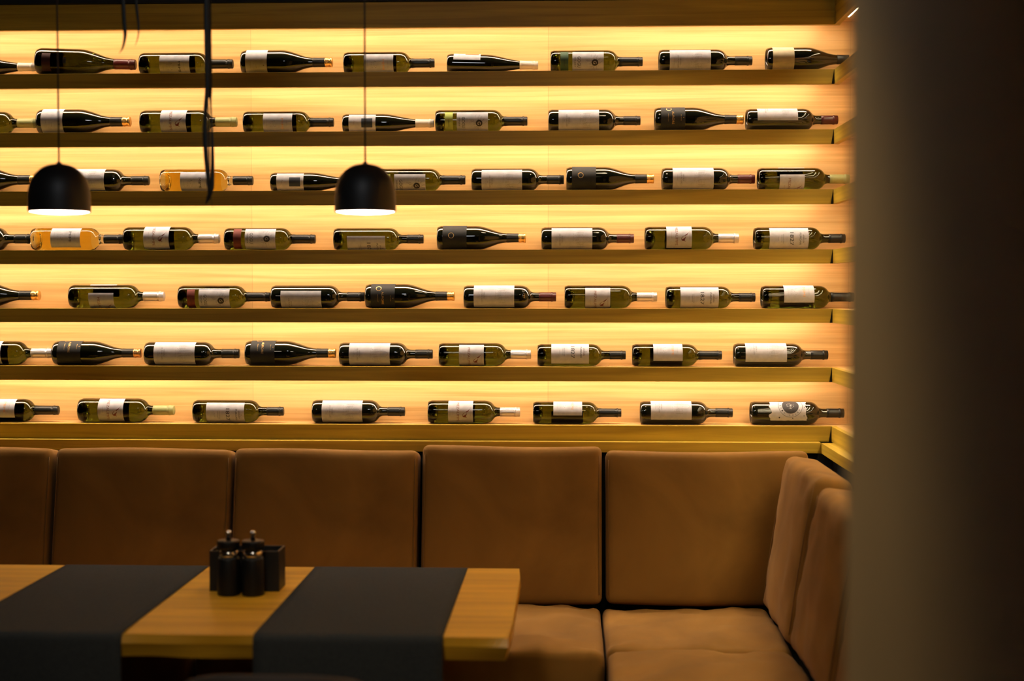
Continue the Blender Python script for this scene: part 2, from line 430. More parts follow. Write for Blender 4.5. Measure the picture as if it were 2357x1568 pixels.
def capsule(kind, x0, x1, extra=.0008, ring=True):
    L, r, full, side = PROF[kind]
    rr = max(interp(side, max(x0, side[0][0])), .0122)+extra
    rs = interp(side, x0)+extra
    pr = [(x0, rs-.0006), (x0+.0003, rs)]
    xa = x0
    for k in range(1, 5):
        xk = x0+(x1-x0)*k/6; pr.append((xk, interp(side, min(xk, side[-1][0]))+extra))
    re = pr[-1][1]
    if ring: pr += [(x1-.0165, re), (x1-.016, re+.0010), (x1-.011, re+.0010), (x1-.0105, re)]
    pr += [(x1-.0012, re), (x1, re-.0012), (x1, 0)]
    pr = [pr[0]] + sorted(pr[1:-1], key=lambda q: q[0]) + [pr[-1]]
    return lathe(pr, 28, 'x')

def parts_of(kind, style, roll, capc, opt=None):
    """list of (name, mesh, label, [sub-parts]) for one kind of bottle"""
    key = (kind, style, roll, capc, opt)
    if key in CACHE: return CACHE[key]
    L, r, full, side = PROF[kind]; ac = R(roll); out = []; rnd = random.Random(5)
    green = style in ('bird', 'year', 'badge', 'script', 'flutegreen', 'greenclear')
    if opt == 'amber':
        gm = [M['g_clear'], M['wine_amber']]
        me = cached(('amber',), lambda: mesh_of('bottle_glass', lathe(full, 48, 'x', mats=lambda a, b: 1 if (a+b)/2 > .035 and max(a, b) < .205 else 0), gm))
    else:
        mm = M['g_green'] if green and opt != 'dark' else (M['g_dark'] if opt == 'dark' else M['g_red'])
        me = cached(('glass', kind, mm.name), lambda: mesh_of('bottle_glass', lathe(full, 48, 'x', mats=lambda a, b: 1 if (a+b)/2 < .018 or (a+b)/2 > .221 or b < a else 0), [mm, M['g_base'] if mm.name != M['g_red'].name else mm]))
    out.append(('bottle_glass', me, None, []))
    # neck covering
    if style in ('gold', 'golddark', 'goldcircle', 'copperdark'):
        out.append(('neck_foil', cached(('foil', kind), lambda: mesh_of('neck_foil', lathe([(.232, interp(side,.232)+.0003), (.233, interp(side,.233)+.0006), (.25, interp(side,.25)+.0006), (L-.024, .0152), (L-.023,.0146)], 28, 'x'), M['cap_black'])), 'black neck foil', []))
        out.append(('cap', cached(('gcap', kind, capc), lambda: mesh_of('cap', lathe([(L-.0235, .0148), (L-.023, .0158), (L-.017, .0160), (L-.0165, .0153), (L-.008, .0153), (L-.0075, .0160), (L-.001, .0160), (L, .0150), (L, 0)], 28, 'x'), M[capc])), ('gold' if capc == 'cap_gold' else 'copper')+' cap', []))
    else:
        x0 = {'bird': .236, 'year': .247, 'badge': .226, 'script': .226, 'estate': .246, 'flute': .238, 'astro': .246, 'dome': .232, 'greenclear': .236}.get(style, .24)
        if opt == 'amber': x0 = .238
        if opt == 'short': x0 = .246
        ex = .0011 if capc in ('cap_silver', 'cap_olive', 'cap_white') else .0008
        out.append(('neck_capsule', cached(('cap', kind, capc, x0), lambda: mesh_of('neck_capsule', capsule(kind, x0, L, ex), M[capc])), capc[4:].replace('burg', 'burgundy')+' neck capsule', []))
    def lab(x0, x1, ha, mat='paper', name='label', desc='white paper label', a=None, ragged=None, off=.00035):
        return [name, mesh_of(name, patch(side, x0, x1, ac if a is None else a, R(ha), ragged=ragged, off=off), M[mat]), desc, []]
    def art(lb, name, bm, mat, desc=None): lb[3].append((name, mesh_of(name, bm, M[mat], False), desc))
    if style == 'estate':
        x0, x1 = .034, .166; lb = lab(x0, x1, 69); w = x1-x0
        b = bmesh.new(); add_text(b, side, 'NEGRU', x0+w*.26, .022, .0042, ac, 0); add_text(b, side, 'DE PURCARI', x0+w*.205, .040, .0042, ac, 0)
        add_text(b, side, 'DRY RED WINE', x0+w*.11, .020, .0016, ac); add_text(b, side, '2013', x0+w*.15, .006, .002, ac)
        art(lb, 'lettering', b, 'ink_grey', 'faded grey vineyard lettering')
        b = bmesh.new()
        for (p, q) in [((-.024,.62),(.024,.62)),((-.024,.66),(.024,.66)),((-.024,.62),(-.024,.78)),((.024,.62),(.024,.78)),((-.024,.78),(.024,.78)),((-.008,.78),(-.008,.9)),((.008,.78),(.008,.9)),((-.008,.9),(0,.96)),((.008,.9),(0,.96)),((-.016,.62),(-.016,.78)),((.016,.62),(.016,.78)),((-.008,.62),(-.008,.78)),((.008,.62),(.008,.78)),((-.03,.58),(.03,.58)),((-.03,.55),(.012,.53))]:
            stroke(b, side, (p[0], x0+w*p[1]), (q[0], x0+w*q[1]), .0009, ac)
        scribble(b, side, x0+w*.72, 0, ac, 12, .024, .0006, rnd)
        art(lb, 'house_drawing', b, 'ink_faint', 'pale sketch of a country house')
        out.append(tuple(lb))
        b = bmesh.new(); add_text(b, side, '1827', .1965, .024, .008, R(opt2.get(opt, 150)), off=.0006)
        out.append(('embossed_year', mesh_of('embossed_year', b, M['chrome'] if opt == 'embossed' else M['g_red'], False), None, []))
    elif style == 'year':
        x0, x1 = .048, .176; lb = lab(x0, x1, 68); w = x1-x0
        b = bmesh.new(); add_text(b, side, '1827', x0+w*.57, .044, .0125, ac); add_text(b, side, 'PURCARI', x0+w*.79, .040, .0058, ac)
        add_text(b, side, 'WHITE DRY WINE', x0+w*.35, .030, .0022, ac); add_text(b, side, 'CHARDONNAY', x0+w*.31, .026, .0022, ac); add_text(b, side, 'MOLDOVA', x0+w*.22, .013, .0016, ac)
        art(lb, 'lettering', b, 'ink', 'black year and winery lettering')
        b = bmesh.new()
        for k in range(7): stroke(b, side, (-.013+.0043*k, x0+w*.865), (-.010+.0035*k, x0+w*(.885+.012*math.sin(k*PI/6))), .0014, ac)
        for k in range(3): stroke(b, side, (-.014+.002*k, x0+w*(.86-.0*k)), (.014-.002*k, x0+w*(.86)), .0012, ac)
        add_flat(b, side, *disc(12), x0+w*.925, .003, .003, ac)
        art(lb, 'emblem', b, 'ink_grey', 'small grey crest'); out.append(tuple(lb))
    elif style == 'bird':
        x0, x1 = .068, .149; lb = lab(x0, x1, 72); w = x1-x0
        b = bmesh.new(); add_text(b, side, 'MEZALIMPE', x0+w*.40, .068, .0078, ac)
        add_text(b, side, 'FETEASCA ALBA', x0+w*.20, .022, .0016, ac); add_text(b, side, 'GITANA', x0+w*.90, .03, .0013, ac)
        art(lb, 'lettering', b, 'ink_brown', 'brown lettering')
        b = bmesh.new()
        bird = [(-.011,.012),(-.006,.0085),(-.001,.006),(.004,.003),(.0085,.0015),(.011,.0005),(.0115,-.004),(.009,-.007),(.005,-.0075),(.0015,-.0055),(-.001,-.002),(-.004,.003),(-.008,.0085)]
        add_flat(b, side, [(p[0]*1.3, p[1]*1.3) for p in bird], [tuple(range(len(bird)))], x0+w*.70, 1, 1, ac, .004)
        stroke(b, side, (.017, x0+w*.70-.002), (.020, x0+w*.70+.004), .0016, ac)
        art(lb, 'bird_emblem', b, 'ink_maroon', 'dark maroon bird'); out.append(tuple(lb))
        out.append(('back_label', mesh_of('back_label', patch(side, .066, .152, ac+PI, R(56)), M['paper' if roll < -40 else 'paper_back']), 'paper label on the far side', []))
    elif style == 'badge':
        x0, x1 = .072, .174; lb = lab(x0, x1, 60); w = x1-x0
        b = bmesh.new(); add_text(b, side, 'GOGU', x0+w*.215, .036, .0105, ac, -.002); add_text(b, side, 'WINERY', x0+w*.085, .034, .0048, ac, -.002)
        art(lb, 'lettering', b, 'ink', 'dark winery name')
        b = bmesh.new(); V, F = disc(); add_flat(b, side, V, F, x0+w*.72, .0215, .0215, ac)
        art(lb, 'round_badge', b, 'ink', 'black round badge')
        b = bmesh.new(); add_text(b, side, 'G', x0+w*.72, .009, .0105, ac, off=.0011)
        art(lb, 'badge_letter', b, 'ink_white', 'pale letter on the badge')
        b = bmesh.new(); scribble(b, side, x0+w*.72, .002, ac, 16, .026, .0006, rnd); scribble(b, side, x0+w*.62, -.012, ac, 6, .018, .0006, rnd)
        art(lb, 'twig_drawing', b, 'ink_grey', 'grey ink twigs'); out.append(tuple(lb))
        c = {'lime': 'lab_lime', 'green': 'lab_green', 'red': 'lab_red'}[opt]
        l2 = lab(.033, .059, 60, c, 'small_label', {'lime': 'lime green', 'green': 'dark green', 'red': 'brick red'}[opt]+' small label')
        b = bmesh.new(); add_text(b, side, 'CHARDONNAY', .046, .026, .003, ac); art(l2, 'small_lettering', b, 'ink', None); out.append(tuple(l2))
        out.append(('back_label', cached(('gbl', roll), lambda: mesh_of('back_label', patch(side, .08, .16, ac+PI, R(45)), M['paper_back'])), None, []))
    elif style == 'script':
        x0, x1 = .070, .168; lb = lab(x0, x1, 58); w = x1-x0
        b = bmesh.new(); add_text(b, side, 'MIMI', x0+w*.66, .036, .0080, ac)
        mcol = 'ink' if opt in ('plain', 'amber') else 'ink_orange'
        art(lb, 'lettering', b, mcol, 'dark name lettering' if mcol == 'ink' else 'orange foil name lettering')
        b = bmesh.new()
        for k in range(16): add_flat(b, side, *disc(8), x0+w*(.34+rnd.uniform(-.09, .09)), .0017, .0017, ac, rnd.uniform(-.012, .012))
        add_text(b, side, 'CASTEL', x0+w*.82, .022, .0014, ac); add_text(b, side, 'PRODUCED IN MOLDOVA', x0+w*.13, .030, .0014, ac)
        art(lb, 'dotted_emblem', b, 'ink_grey', 'grey dotted pattern'); out.append(tuple(lb))
        if opt != 'amber': out.append(('back_label', mesh_of('back_label', patch(side, .062, .172, ac+PI, R(46)), M['paper_cream' if opt == 'amber' else 'paper_back']), 'paper label on the far side', []))
    elif style in ('golddark', 'goldcircle', 'copperdark'):
        x0, x1 = .020, .100; lb = lab(x0, x1, 88, 'paper_black', desc='matt black paper label'); w = x1-x0
        b = bmesh.new()
        if style == 'goldcircle':
            V, F = disc(28, .42, .5); add_flat(b, side, V, F, x0+w*.36, .019, .019, ac, -.010)
            scribble(b, side, x0+w*.36, -.010, ac, 6, .006, .0008, rnd)
        else:
            add_text(b, side, 'AURORE', x0+w*.50, .044, .0072, ac); add_text(b, side, 'CRU ROUGE', x0+w*.83, .020, .0020, ac)
            add_text(b, side, 'MERLOT', x0+w*.30, .026, .0018, ac); V, F = disc(10); add_flat(b, side, V, F, x0+w*.93, .003, .003, ac)
            V, F = disc(28, .42, .5); add_flat(b, side, V, F, x0+w*.33, .018, .018, ac, -.034)
        art(lb, 'gold_print', b, 'ink_gold', 'gold printed lettering and ring'); out.append(tuple(lb))
    elif style == 'gold':
        x0, x1 = .018, .088; cr = opt == 'cream'; lb = lab(x0, x1, 88, 'paper_cream' if cr else 'paper', desc='cream paper label' if cr else 'white paper label'); w = x1-x0
        if not cr:
            b = bmesh.new(); add_text(b, side, 'CUVEE', x0+w*.5, .014, .003, ac, .016); add_text(b, side, 'SELECTION', x0+w*.24, .020, .0018, ac, .012)
            V, F = disc(8); add_flat(b, side, V, F, x0+w*.85, .004, .005, ac, .014)
            art(lb, 'lettering', b, 'ink_grey', 'small grey lettering')
        out.append(tuple(lb))
    elif style in ('flute', ):
        x0, x1 = .022, .110; lb = lab(x0, x1, 58 if opt == 'square' else 42); w = x1-x0
        b = bmesh.new()
        if opt == 'square':
            add_flat(b, side, *RECT, x0+w*.68, .030, .036, ac, .001); art(lb, 'picture_square', b, 'lab_navy', 'dark blue square picture')
        else:
            add_flat(b, side, *RECT, x0+w*.68, .020, .044, ac, -.010); art(lb, 'picture_square', b, 'lab_orange', 'orange red picture')
        b = bmesh.new(); add_text(b, side, 'RIESLING', x0+w*.2, .014, .0016, ac); add_flat(b, side, *disc(8), x0+w*.24, .002, .002, ac, -.004)
        art(lb, 'lettering', b, 'ink_maroon', 'tiny maroon lettering'); out.append(tuple(lb))
    elif style == 'dome':
        lb = lab(.020, .070, 60, 'paper_back', name='back_label', desc='dim label seen through the glass', a=ac+PI); out.append(tuple(lb))
        l2 = lab(.024, .050, 40, 'lab_maroon', name='front_label', desc='dark maroon label'); out.append(tuple(l2))
        out.append(('emblem_label', mesh_of('emblem_label', patch(side, .088, .098, ac+R(10), R(12)), M['paper_black']), 'small black seal', []))
    elif style == 'astro':
        x0, x1 = .060, .176; lb = lab(x0, x1, 54, ragged=.008); w = x1-x0
        b = bmesh.new(); add_flat(b, side, *disc(32), x0+w*.56, .054, .054, ac, -.016); art(lb, 'black_disc', b, 'ink', 'large black disc')
        b = bmesh.new()
        for k in range(60):
            a = rnd.uniform(0, 2*PI); q = rnd.uniform(0, .012)
            add_flat(b, side, *disc(6), x0+w*.56+q*math.sin(a), .0012, .0012, ac, -.016+q*math.cos(a), off=.0011)
        art(lb, 'star_dots', b, 'ink_white', 'sprinkled pale dots')
        b = bmesh.new()
        for k, ch in enumerate('ASTRO WINE'):
            if ch == ' ': continue
            a = R(62-17*k); rr = .032
            add_text(b, side, ch, x0+w*.56+rr*math.sin(a), .0042, .0052, ac, -.016+rr*math.cos(a)*1.0, rot=a-PI/2)
        V, F = disc(40, .487, .5); add_flat(b, side, V, F, x0+w*.56, .078, .078, ac, -.016)
        for (u, v, d) in ((.024,.25,.005),(.026,.62,.004),(.018,.93,.003),(-.01,.95,.003)): add_flat(b, side, *disc(10), x0+w*v, d, d, ac, u)
        art(lb, 'lettering', b, 'ink', 'black curved lettering and spots'); out.append(tuple(lb))
    CACHE[key] = out
    return out
opt2 = {'embossed': 12}
YBT = YF+.018+.0450
KL = {'bordeaux': .302, 'burgundy': .295, 'flute': .298}
def add_bottle(row, x0, x1, kind, style, roll, capc, label, opt=None, tilt=0, yaw=0, y=None):
    zt = ZT[row]; py = ROWT[row]-24; Yb = y or YBT
    A = at(x0, py, Yb); B = at(x1, py, Yb); L = B.x-A.x; s = L/KL[kind]
    r = PROF[kind][1]*s
    t = thing('wine_bottle', label, 'bottle', (A.x, Yb, zt+.0002), f'wine bottles lying on the {ORD[row]} shelf from the top', (0, R(tilt), R(yaw)))
    t.scale = (s, s, s)
    for name, me, desc, subs in parts_of(kind, style, roll, capc, opt):
        o = bpy.data.objects.new(name, me); COL.objects.link(o); o.parent = t; o.location = (0, 0, PROF[kind][1])
        if desc: o['label'] = desc
        for n2, m2, d2 in subs:
            q = bpy.data.objects.new(n2, m2); COL.objects.link(q); q.parent = o
            if d2: q['label'] = d2
    t.location.z += .128*s*math.sin(R(tilt))
    return t
BO, BU, FL = 'bordeaux', 'burgundy', 'flute'
K, G, S, O_, W, D = 'cap_black', 'cap_gold', 'cap_silver', 'cap_olive', 'cap_white', 'cap_burg'
T = [
 # top shelf
 (0,-122,84,FL,'flute',20,W,'slim bottle cut off at far left of the top shelf, white capsule',None,0),
 (0,87,311,BU,'dome',-10,'cap_red','large dark bottle with wine red capsule at left of the top shelf','dark',2.2),
 (0,325,536,BO,'script',-20,K,'olive bottle with black lettered label behind the hanging leaves, top shelf','plain',0),
 (0,558,765,BU,'gold',0,G,'dark bottle with white label and gold cap, top shelf left of the pendant cord',None,0),
 (0,793,1000,BO,'script',-14,K,'olive bottle with orange lettered label behind the right pendant cord, top shelf','foil',0),
 (0,1029,1238,FL,'flute',58,W,'slim dark bottle with white and orange label on its upper side, top shelf','orange',1.6),
 (0,1267,1479,BO,'badge',-12,K,'olive bottle with small dark green label beside a badge label, top shelf','green',0),
 (0,1516,1731,BO,'estate',-10,K,'black bottle with wide white label and black capsule, top shelf',None,0),
 (0,1763,1970,BU,'gold',0,G,'sloped bottle with cream label at right end of the top shelf','cream',0),
 # second
 (1,-122,88,BO,'greenclear',0,O_,'olive bottle with olive capsule cut off at left edge, second shelf from top',None,0),
 (1,91,300,BU,'gold',4,G,'dark bottle with white label and gold cap, second shelf from top',None,0),
 (1,327,545,BO,'bird',4,O_,'olive bottle with bird label and olive capsule, second shelf behind the leaves',None,0),
 (1,563,768,BO,'script',-12,K,'olive bottle with orange lettered label, second shelf from top','foil',0),
 (1,790,999,FL,'flute',0,W,'slim bottle with dark blue square label and white capsule, second shelf from top','square',0),
 (1,1003,1214,BO,'badge',-15,K,'olive bottle with lime green small label and badge label, second shelf','lime',0),
 (1,1262,1474,BO,'estate',-4,K,'black bottle with wide white label and black capsule, second shelf from top',None,0),
 (1,1506,1711,BU,'golddark',4,G,'black bottle with black label and gold cap, second shelf from top',None,0),
 (1,1717,1928,BO,'estate',62,D,'black bottle with burgundy capsule at right end of the second shelf',None,0),
 # third
 (2,-122,88,BU,'gold',0,G,'dark sloped bottle behind the left pendant lamp, third shelf from top',None,0),
 (2,131,343,BO,'estate',10,K,'black bottle with embossed shoulder partly behind the left pendant lamp','embossed',0),
 (2,373,582,BO,'script',-16,K,'clear bottle of amber wine behind the hanging leaves, third shelf','amber',0),
 (2,625,834,FL,'flute',0,W,'slim bottle with dark blue square label left of the right pendant lamp','square',0),
 (2,860,1071,BO,'badge',-33,K,'olive bottle with badge label partly behind the right pendant lamp','lime',0),
 (2,1086,1298,BO,'estate',-14,K,'black bottle with white label and black capsule, third shelf from top','x',0),
 (2,1303,1505,BU,'goldcircle',0,G,'black bottle with gold ring label and gold cap, third shelf from top',None,0),
 (2,1523,1737,BO,'estate',6,D,'black bottle with white label and burgundy capsule, third shelf from top',None,0),
 (2,1744,1955,BO,'bird',-52,O_,'olive bottle rolled label down at right end of the third shelf',None,0),
 # fourth
 (3,-140,75,BO,'estate',120,K,'black bottle cut off at left edge of the fourth shelf from top',None,0),
 (3,77,285,BO,'script',11,K,'clear bottle of amber wine on the fourth shelf under the left pendant lamp','amber',0),
 (3,289,505,BO,'bird',14,S,'olive bottle with bird label, silver capsule, beside the amber bottle, fourth shelf',None,0),
 (3,520,726,BO,'badge',0,K,'olive bottle with brick red small label and badge label, fourth shelf','red',0),
 (3,770,975,BO,'year',-54,K,'olive bottle with year label turned low, just under the right pendant lamp',None,0),
 (3,1007,1210,BU,'goldcircle',-4,G,'black bottle with gold ring label and gold cap, fourth shelf from top',None,0),
 (3,1246,1459,BO,'estate',-8,D,'black bottle with white label and burgundy capsule, fourth shelf from top',None,0),
 (3,1484,1700,BO,'bird',14,S,'olive bottle with bird label and silver capsule on right part of fourth shelf',None,0),
 (3,1735,1945,BO,'year',-3,K,'olive bottle with year label at right end of the fourth shelf',None,0),
 # fifth
 (4,-118,91,BU,'gold',0,G,'dark bottle with gold cap cut off at left edge, fifth shelf from top',None,0),
 (4,164,378,BO,'bird',-55,S,'olive bottle rolled label down with silver capsule, left on fifth shelf',None,0),
 (4,414,622,BO,'badge',-20,K,'olive bottle with brick red small label and badge label, fifth shelf','red',0),
 (4,627,839,BO,'estate',-39,K,'black bottle with white label turned low, touching the gold capped one, fifth shelf',None,0),
 (4,843,1046,BU,'golddark',-10,G,'black bottle with black label and complete gold cap, fifth shelf from top',None,0),
 (4,1068,1280,BO,'estate',9,D,'black bottle with white label and burgundy capsule, fifth shelf from top','embossed',0),
 (4,1299,1512,BO,'bird',-21,S,'olive bottle with upright bird label and silver capsule, fifth shelf from top',None,0),
 (4,1532,1738,BO,'year',-5,K,'olive bottle with year label, fifth shelf from top',None,0),
 (4,1752,1965,BO,'script',30,K,'dark olive bottle with orange lettered label at right end of fifth shelf','foil',0),
 # sixth
 (5,-95,121,BO,'bird',10,S,'olive bottle with silver capsule cut off at left edge, sixth shelf',None,0),
 (5,127,325,BU,'copperdark',35,'cap_copper','black bottle with black label and copper cap, sixth shelf from top',None,0),
 (5,337,551,BO,'estate',5,K,'black bottle with white label between the copper and gold capped bottles, sixth shelf',None,0),
 (5,568,773,BU,'golddark',30,G,'black bottle with gold lettered black label and gold cap, sixth shelf',None,0),
 (5,783,996,BO,'estate',3,K,'black bottle with white label just right of the gold capped one, sixth shelf',None,0),
 (5,1011,1222,BO,'bird',-14,S,'olive bottle with whole bird label and silver capsule, sixth shelf',None,0),
 (5,1237,1440,BO,'year',20,K,'olive bottle with year label, sixth shelf from top',None,0),
 (5,1455,1661,BO,'script',30,K,'dark olive bottle with brown lettered short label, sixth shelf','foil',0),
 (5,1689,1905,BO,'estate',35,K,'black bottle with white label turned upwards at right end of sixth shelf',None,0),
 # seventh
 (6,-72,135,BO,'script',23,K,'dark olive bottle cut off at left edge of the bottom shelf','foil',0),
 (6,185,401,BO,'bird',5,O_,'olive bottle with bird label and olive capsule, bottom shelf',None,0),
 (6,448,653,BO,'year',-15,K,'olive bottle with year label, bottom shelf',None,0),
 (6,721,932,BO,'estate',5,K,'black bottle with white label left of the silver capsuled one, bottom shelf',None,0),
 (6,986,1197,BO,'bird',5,S,'olive bottle with bird label and silver capsule, bottom shelf',None,0),
 (6,1227,1430,BO,'script',48,K,'dark olive bottle with label turned upwards, bottom shelf','foil',0),
 (6,1473,1686,BO,'estate',36,K,'black bottle with white label turned upwards, beside the ragged label bottle, bottom shelf',None,0),
 (6,1727,1942,BO,'astro',18,K,'black bottle with ragged label and big black disc, right end of bottom shelf',None,0),
]
for (row, x0, x1, kind, style, roll, capc, label, opt, tilt) in T:
    t = add_bottle(row, x0, x1, kind, style, roll, capc, label, opt, tilt)
# bottles on the side shelves, seen past the edge of the grey wall
for row in (0, 1, 3, 5, 6):
    t = thing('wine_bottle', f'bottle lying on the side shelf, {ORD[row]} row, mostly behind the grey wall', 'bottle', (XS+.018+.045, 4.20, ZT[row]+.0002), 'wine bottles lying on the side shelves', (0, 0, PI/2))
    for name, me, desc, subs in parts_of(BO, 'estate', 0, K, None):
        o = bpy.data.objects.new(name, me); COL.objects.link(o); o.parent = t; o.location = (0, 0, .0375)
        if desc: o['label'] = desc
        for n2, m2, d2 in subs:
            q = bpy.data.objects.new(n2, m2); COL.objects.link(q); q.parent = o

# ------------------------------------------------------------------ bench
ZS = .505
def back_cushion(xa, xb, ytop, label, seed, dark=False):
    X0, X1 = at(xa, 1200, 4.45).x, at(xb, 1200, 4.45).x
    zt = at((xa+xb)/2, ytop, 4.535).z; h = (zt-ZS)/math.cos(R(10)); a = (X1-X0)/2; hh = h/2
    t = thing('backrest_cushion', label, 'cushion', ((X0+X1)/2, 4.478, ZS-.003), 'tan backrest cushions of the corner bench', (R(-10), 0, 0))
    obj('cover', cushion(a, .055, hh, .022, puff=.012, seed=seed, wrinkle=.002), M['suede'], t, True, (0, 0, hh))
    for s in (-1, 1):
        pts = [(s*(a-.009), -.052-.004*(1-(z/hh)**2), hh+z) for z in [(-hh+.03)+(2*hh-.06)*k/12 for k in range(13)]]
        obj('seam', tube(pts, .0013, 6), M['piping'], t, True)
    return t
back_cushion(-330, 107, 1032, 'tan suede backrest cushion at far left, cut off by the photo edge', 1)
back_cushion(114, 524, 1034, 'tan suede backrest cushion behind the table, second from left', 2)
back_cushion(529, 958, 1036, 'tan suede backrest cushion behind the pepper mills, third from left', 3)
back_cushion(968, 1386, 1029, 'tan suede backrest cushion standing slightly higher, behind the table end', 4)
back_cushion(1395, 1868, 1041, 'tan suede backrest cushion against the back wall in the bench corner', 5)
def side_cushion(y0, y1, ztop, label, seed, dx=0):
    h = (ztop-ZS-.008)/math.cos(R(9)); hh = h/2; b = (y1-y0)/2
    t = thing('backrest_cushion', label, 'cushion', (.665+dx, (y0+y1)/2, ZS+.008), 'tan backrest cushions of the corner bench', (0, R(9), 0))
    obj('cover', cushion(.055, b, hh, .030, puff=.016, front='-x', seed=seed, wrinkle=.006), M['suede'], t, True, (0, 0, hh))
    for s in (-1, 1):
        pts = [(-.052-.005*(1-(z/hh)**2), s*(b-.010), hh+z) for z in [(-hh+.03)+(2*hh-.06)*k/12 for k in range(13)]]
        obj('seam', tube(pts, .0013, 6), M['piping'], t, True)
side_cushion(3.885, 4.405, .985, 'leaning tan suede cushion of the side bench, nearest the corner', 11, -.014)
side_cushion(3.34, 3.875, .962, 'leaning tan suede side cushion beside the grey wall', 12, -.006)
side_cushion(2.80, 3.33, .965, 'tan suede side cushion of the bench hidden behind the grey wall', 13)
XC = .105
def seat(xa, xb, ya, yb, label, seed):
    t = thing('seat_cushion', label, 'cushion', ((xa+xb)/2, (ya+yb)/2, ZS-.13), 'tan seat cushions of the corner bench')
    obj('cover', cushion((xb-xa)/2, (yb-ya)/2, .065, .026, puff=.008, front='z', seed=seed, wrinkle=.009), M['suede'], t, True, (0, 0, .0645))
xw = .572
for k in range(4):
    seat(XC-.006-xw*(k+1)+.006, XC-.006-xw*k, 3.87, 4.44, ['tan seat cushion showing right of the table end', 'tan seat cushion on the bench hidden behind the right part of the table', 'tan seat cushion on the bench hidden behind the pepper mills', 'tan seat cushion on the bench hidden behind the left table end'][k], 20+k)
seat(XC, .620, 3.905, 4.44, 'tan seat cushion filling the inner corner of the bench', 31)
seat(XC+.003, .620, 3.33, 3.899, 'tan seat cushion of the side bench at lower right', 32)
seat(XC+.003, .620, 2.75, 3.324, 'near tan seat cushion of the side bench, below the photo edge', 33)
t = thing('corner_bench', 'black plinth carrying the tan corner bench cushions', 'bench', (0, 4.3, 0))
obj('plinth', bx(Vector((XL, 3.93, 0))-t.location, Vector((XC+.05, YF, ZS-.138))-t.location, .004), M['base'], t)
obj('plinth', bx(Vector((XC+.0505, YN+.1, 0))-t.location, Vector((XS, YF, ZS-.138))-t.location, .004), M['base'], t)

# ------------------------------------------------------------------ table
TZ = .75; TY0, TY1 = 3.035, 3.785; TX0, TX1 = -1.95, -.124
t = thing('dining_table', 'oak dining table with a live front edge in front of the bench', 'table', ((TX0+TX1)/2, (TY0+TY1)/2, 0)); TL = t.location
def tabletop():
    bm = bmesh.new(); nx, ny = 130, 6; z0, z1 = TZ-.054, TZ
    def P(i, j, lay):
        x = TX0+(TX1-TX0)*i/nx; y = TY0+(TY1-TY0)*j/ny; z = z1 if lay == 2 else (z0 if lay == 0 else (z0+z1)/2+.006)
        if lay == 0: z += .006*noise.noise(Vector((x*6, y, 4)))
        if j == 0:
            y += .006*noise.noise(Vector((x*9, lay*.6, 1)))+(.010 if lay == 0 else -.004 if lay == 1 else .002)
            if lay == 2: z -= .002
        if i in (0, nx): x += (1 if i == 0 else -1)*(.006 if lay == 0 else 0 if lay == 1 else .002)
        if i == nx and j in (0, ny): x -= .006
        return Vector((x, y, z))-TL
    vs = {}
    def v(*k):
        if k not in vs: vs[k] = bm.verts.new(P(*k))
        return vs[k]
    for i in range(nx):
        for j in range(ny):
            bm.faces.new((v(i,j,2), v(i+1,j,2), v(i+1,j+1,2), v(i,j+1,2))); bm.faces.new((v(i,j,0), v(i,j+1,0), v(i+1,j+1,0), v(i+1,j,0)))
        for l in (0, 1):
            bm.faces.new((v(i,0,l), v(i+1,0,l), v(i+1,0,l+1), v(i,0,l+1))); bm.faces.new((v(i,ny,l), v(i,ny,l+1), v(i+1,ny,l+1), v(i+1,ny,l)))
    for j in range(ny):
        for l in (0, 1):
            bm.faces.new((v(nx,j,l), v(nx,j+1,l), v(nx,j+1,l+1), v(nx,j,l+1))); bm.faces.new((v(0,j,l), v(0,j,l+1), v(0,j+1,l+1), v(0,j+1,l)))
    bmesh.ops.recalc_face_normals(bm, faces=bm.faces)
    return bm
obj('tabletop', tabletop(), M['table'], t)
for x in (TX0+.28, TX1-.34):
    bm = bmesh.new()
    for y in (TY0+.13, TY1-.13): box(bm, Vector((x-.03, y-.03, 0))-TL, Vector((x+.03, y+.03, TZ-.062))-TL, .003)
    box(bm, Vector((x-.03, TY0+.10, TZ-.085))-TL, Vector((x+.03, TY1-.10, TZ-.062))-TL, .002)
    box(bm, Vector((x-.03, TY0+.10, .0))-TL, Vector((x+.03, TY1-.10, .04))-TL, .002)
    obj('leg', bm, M['base'], t)
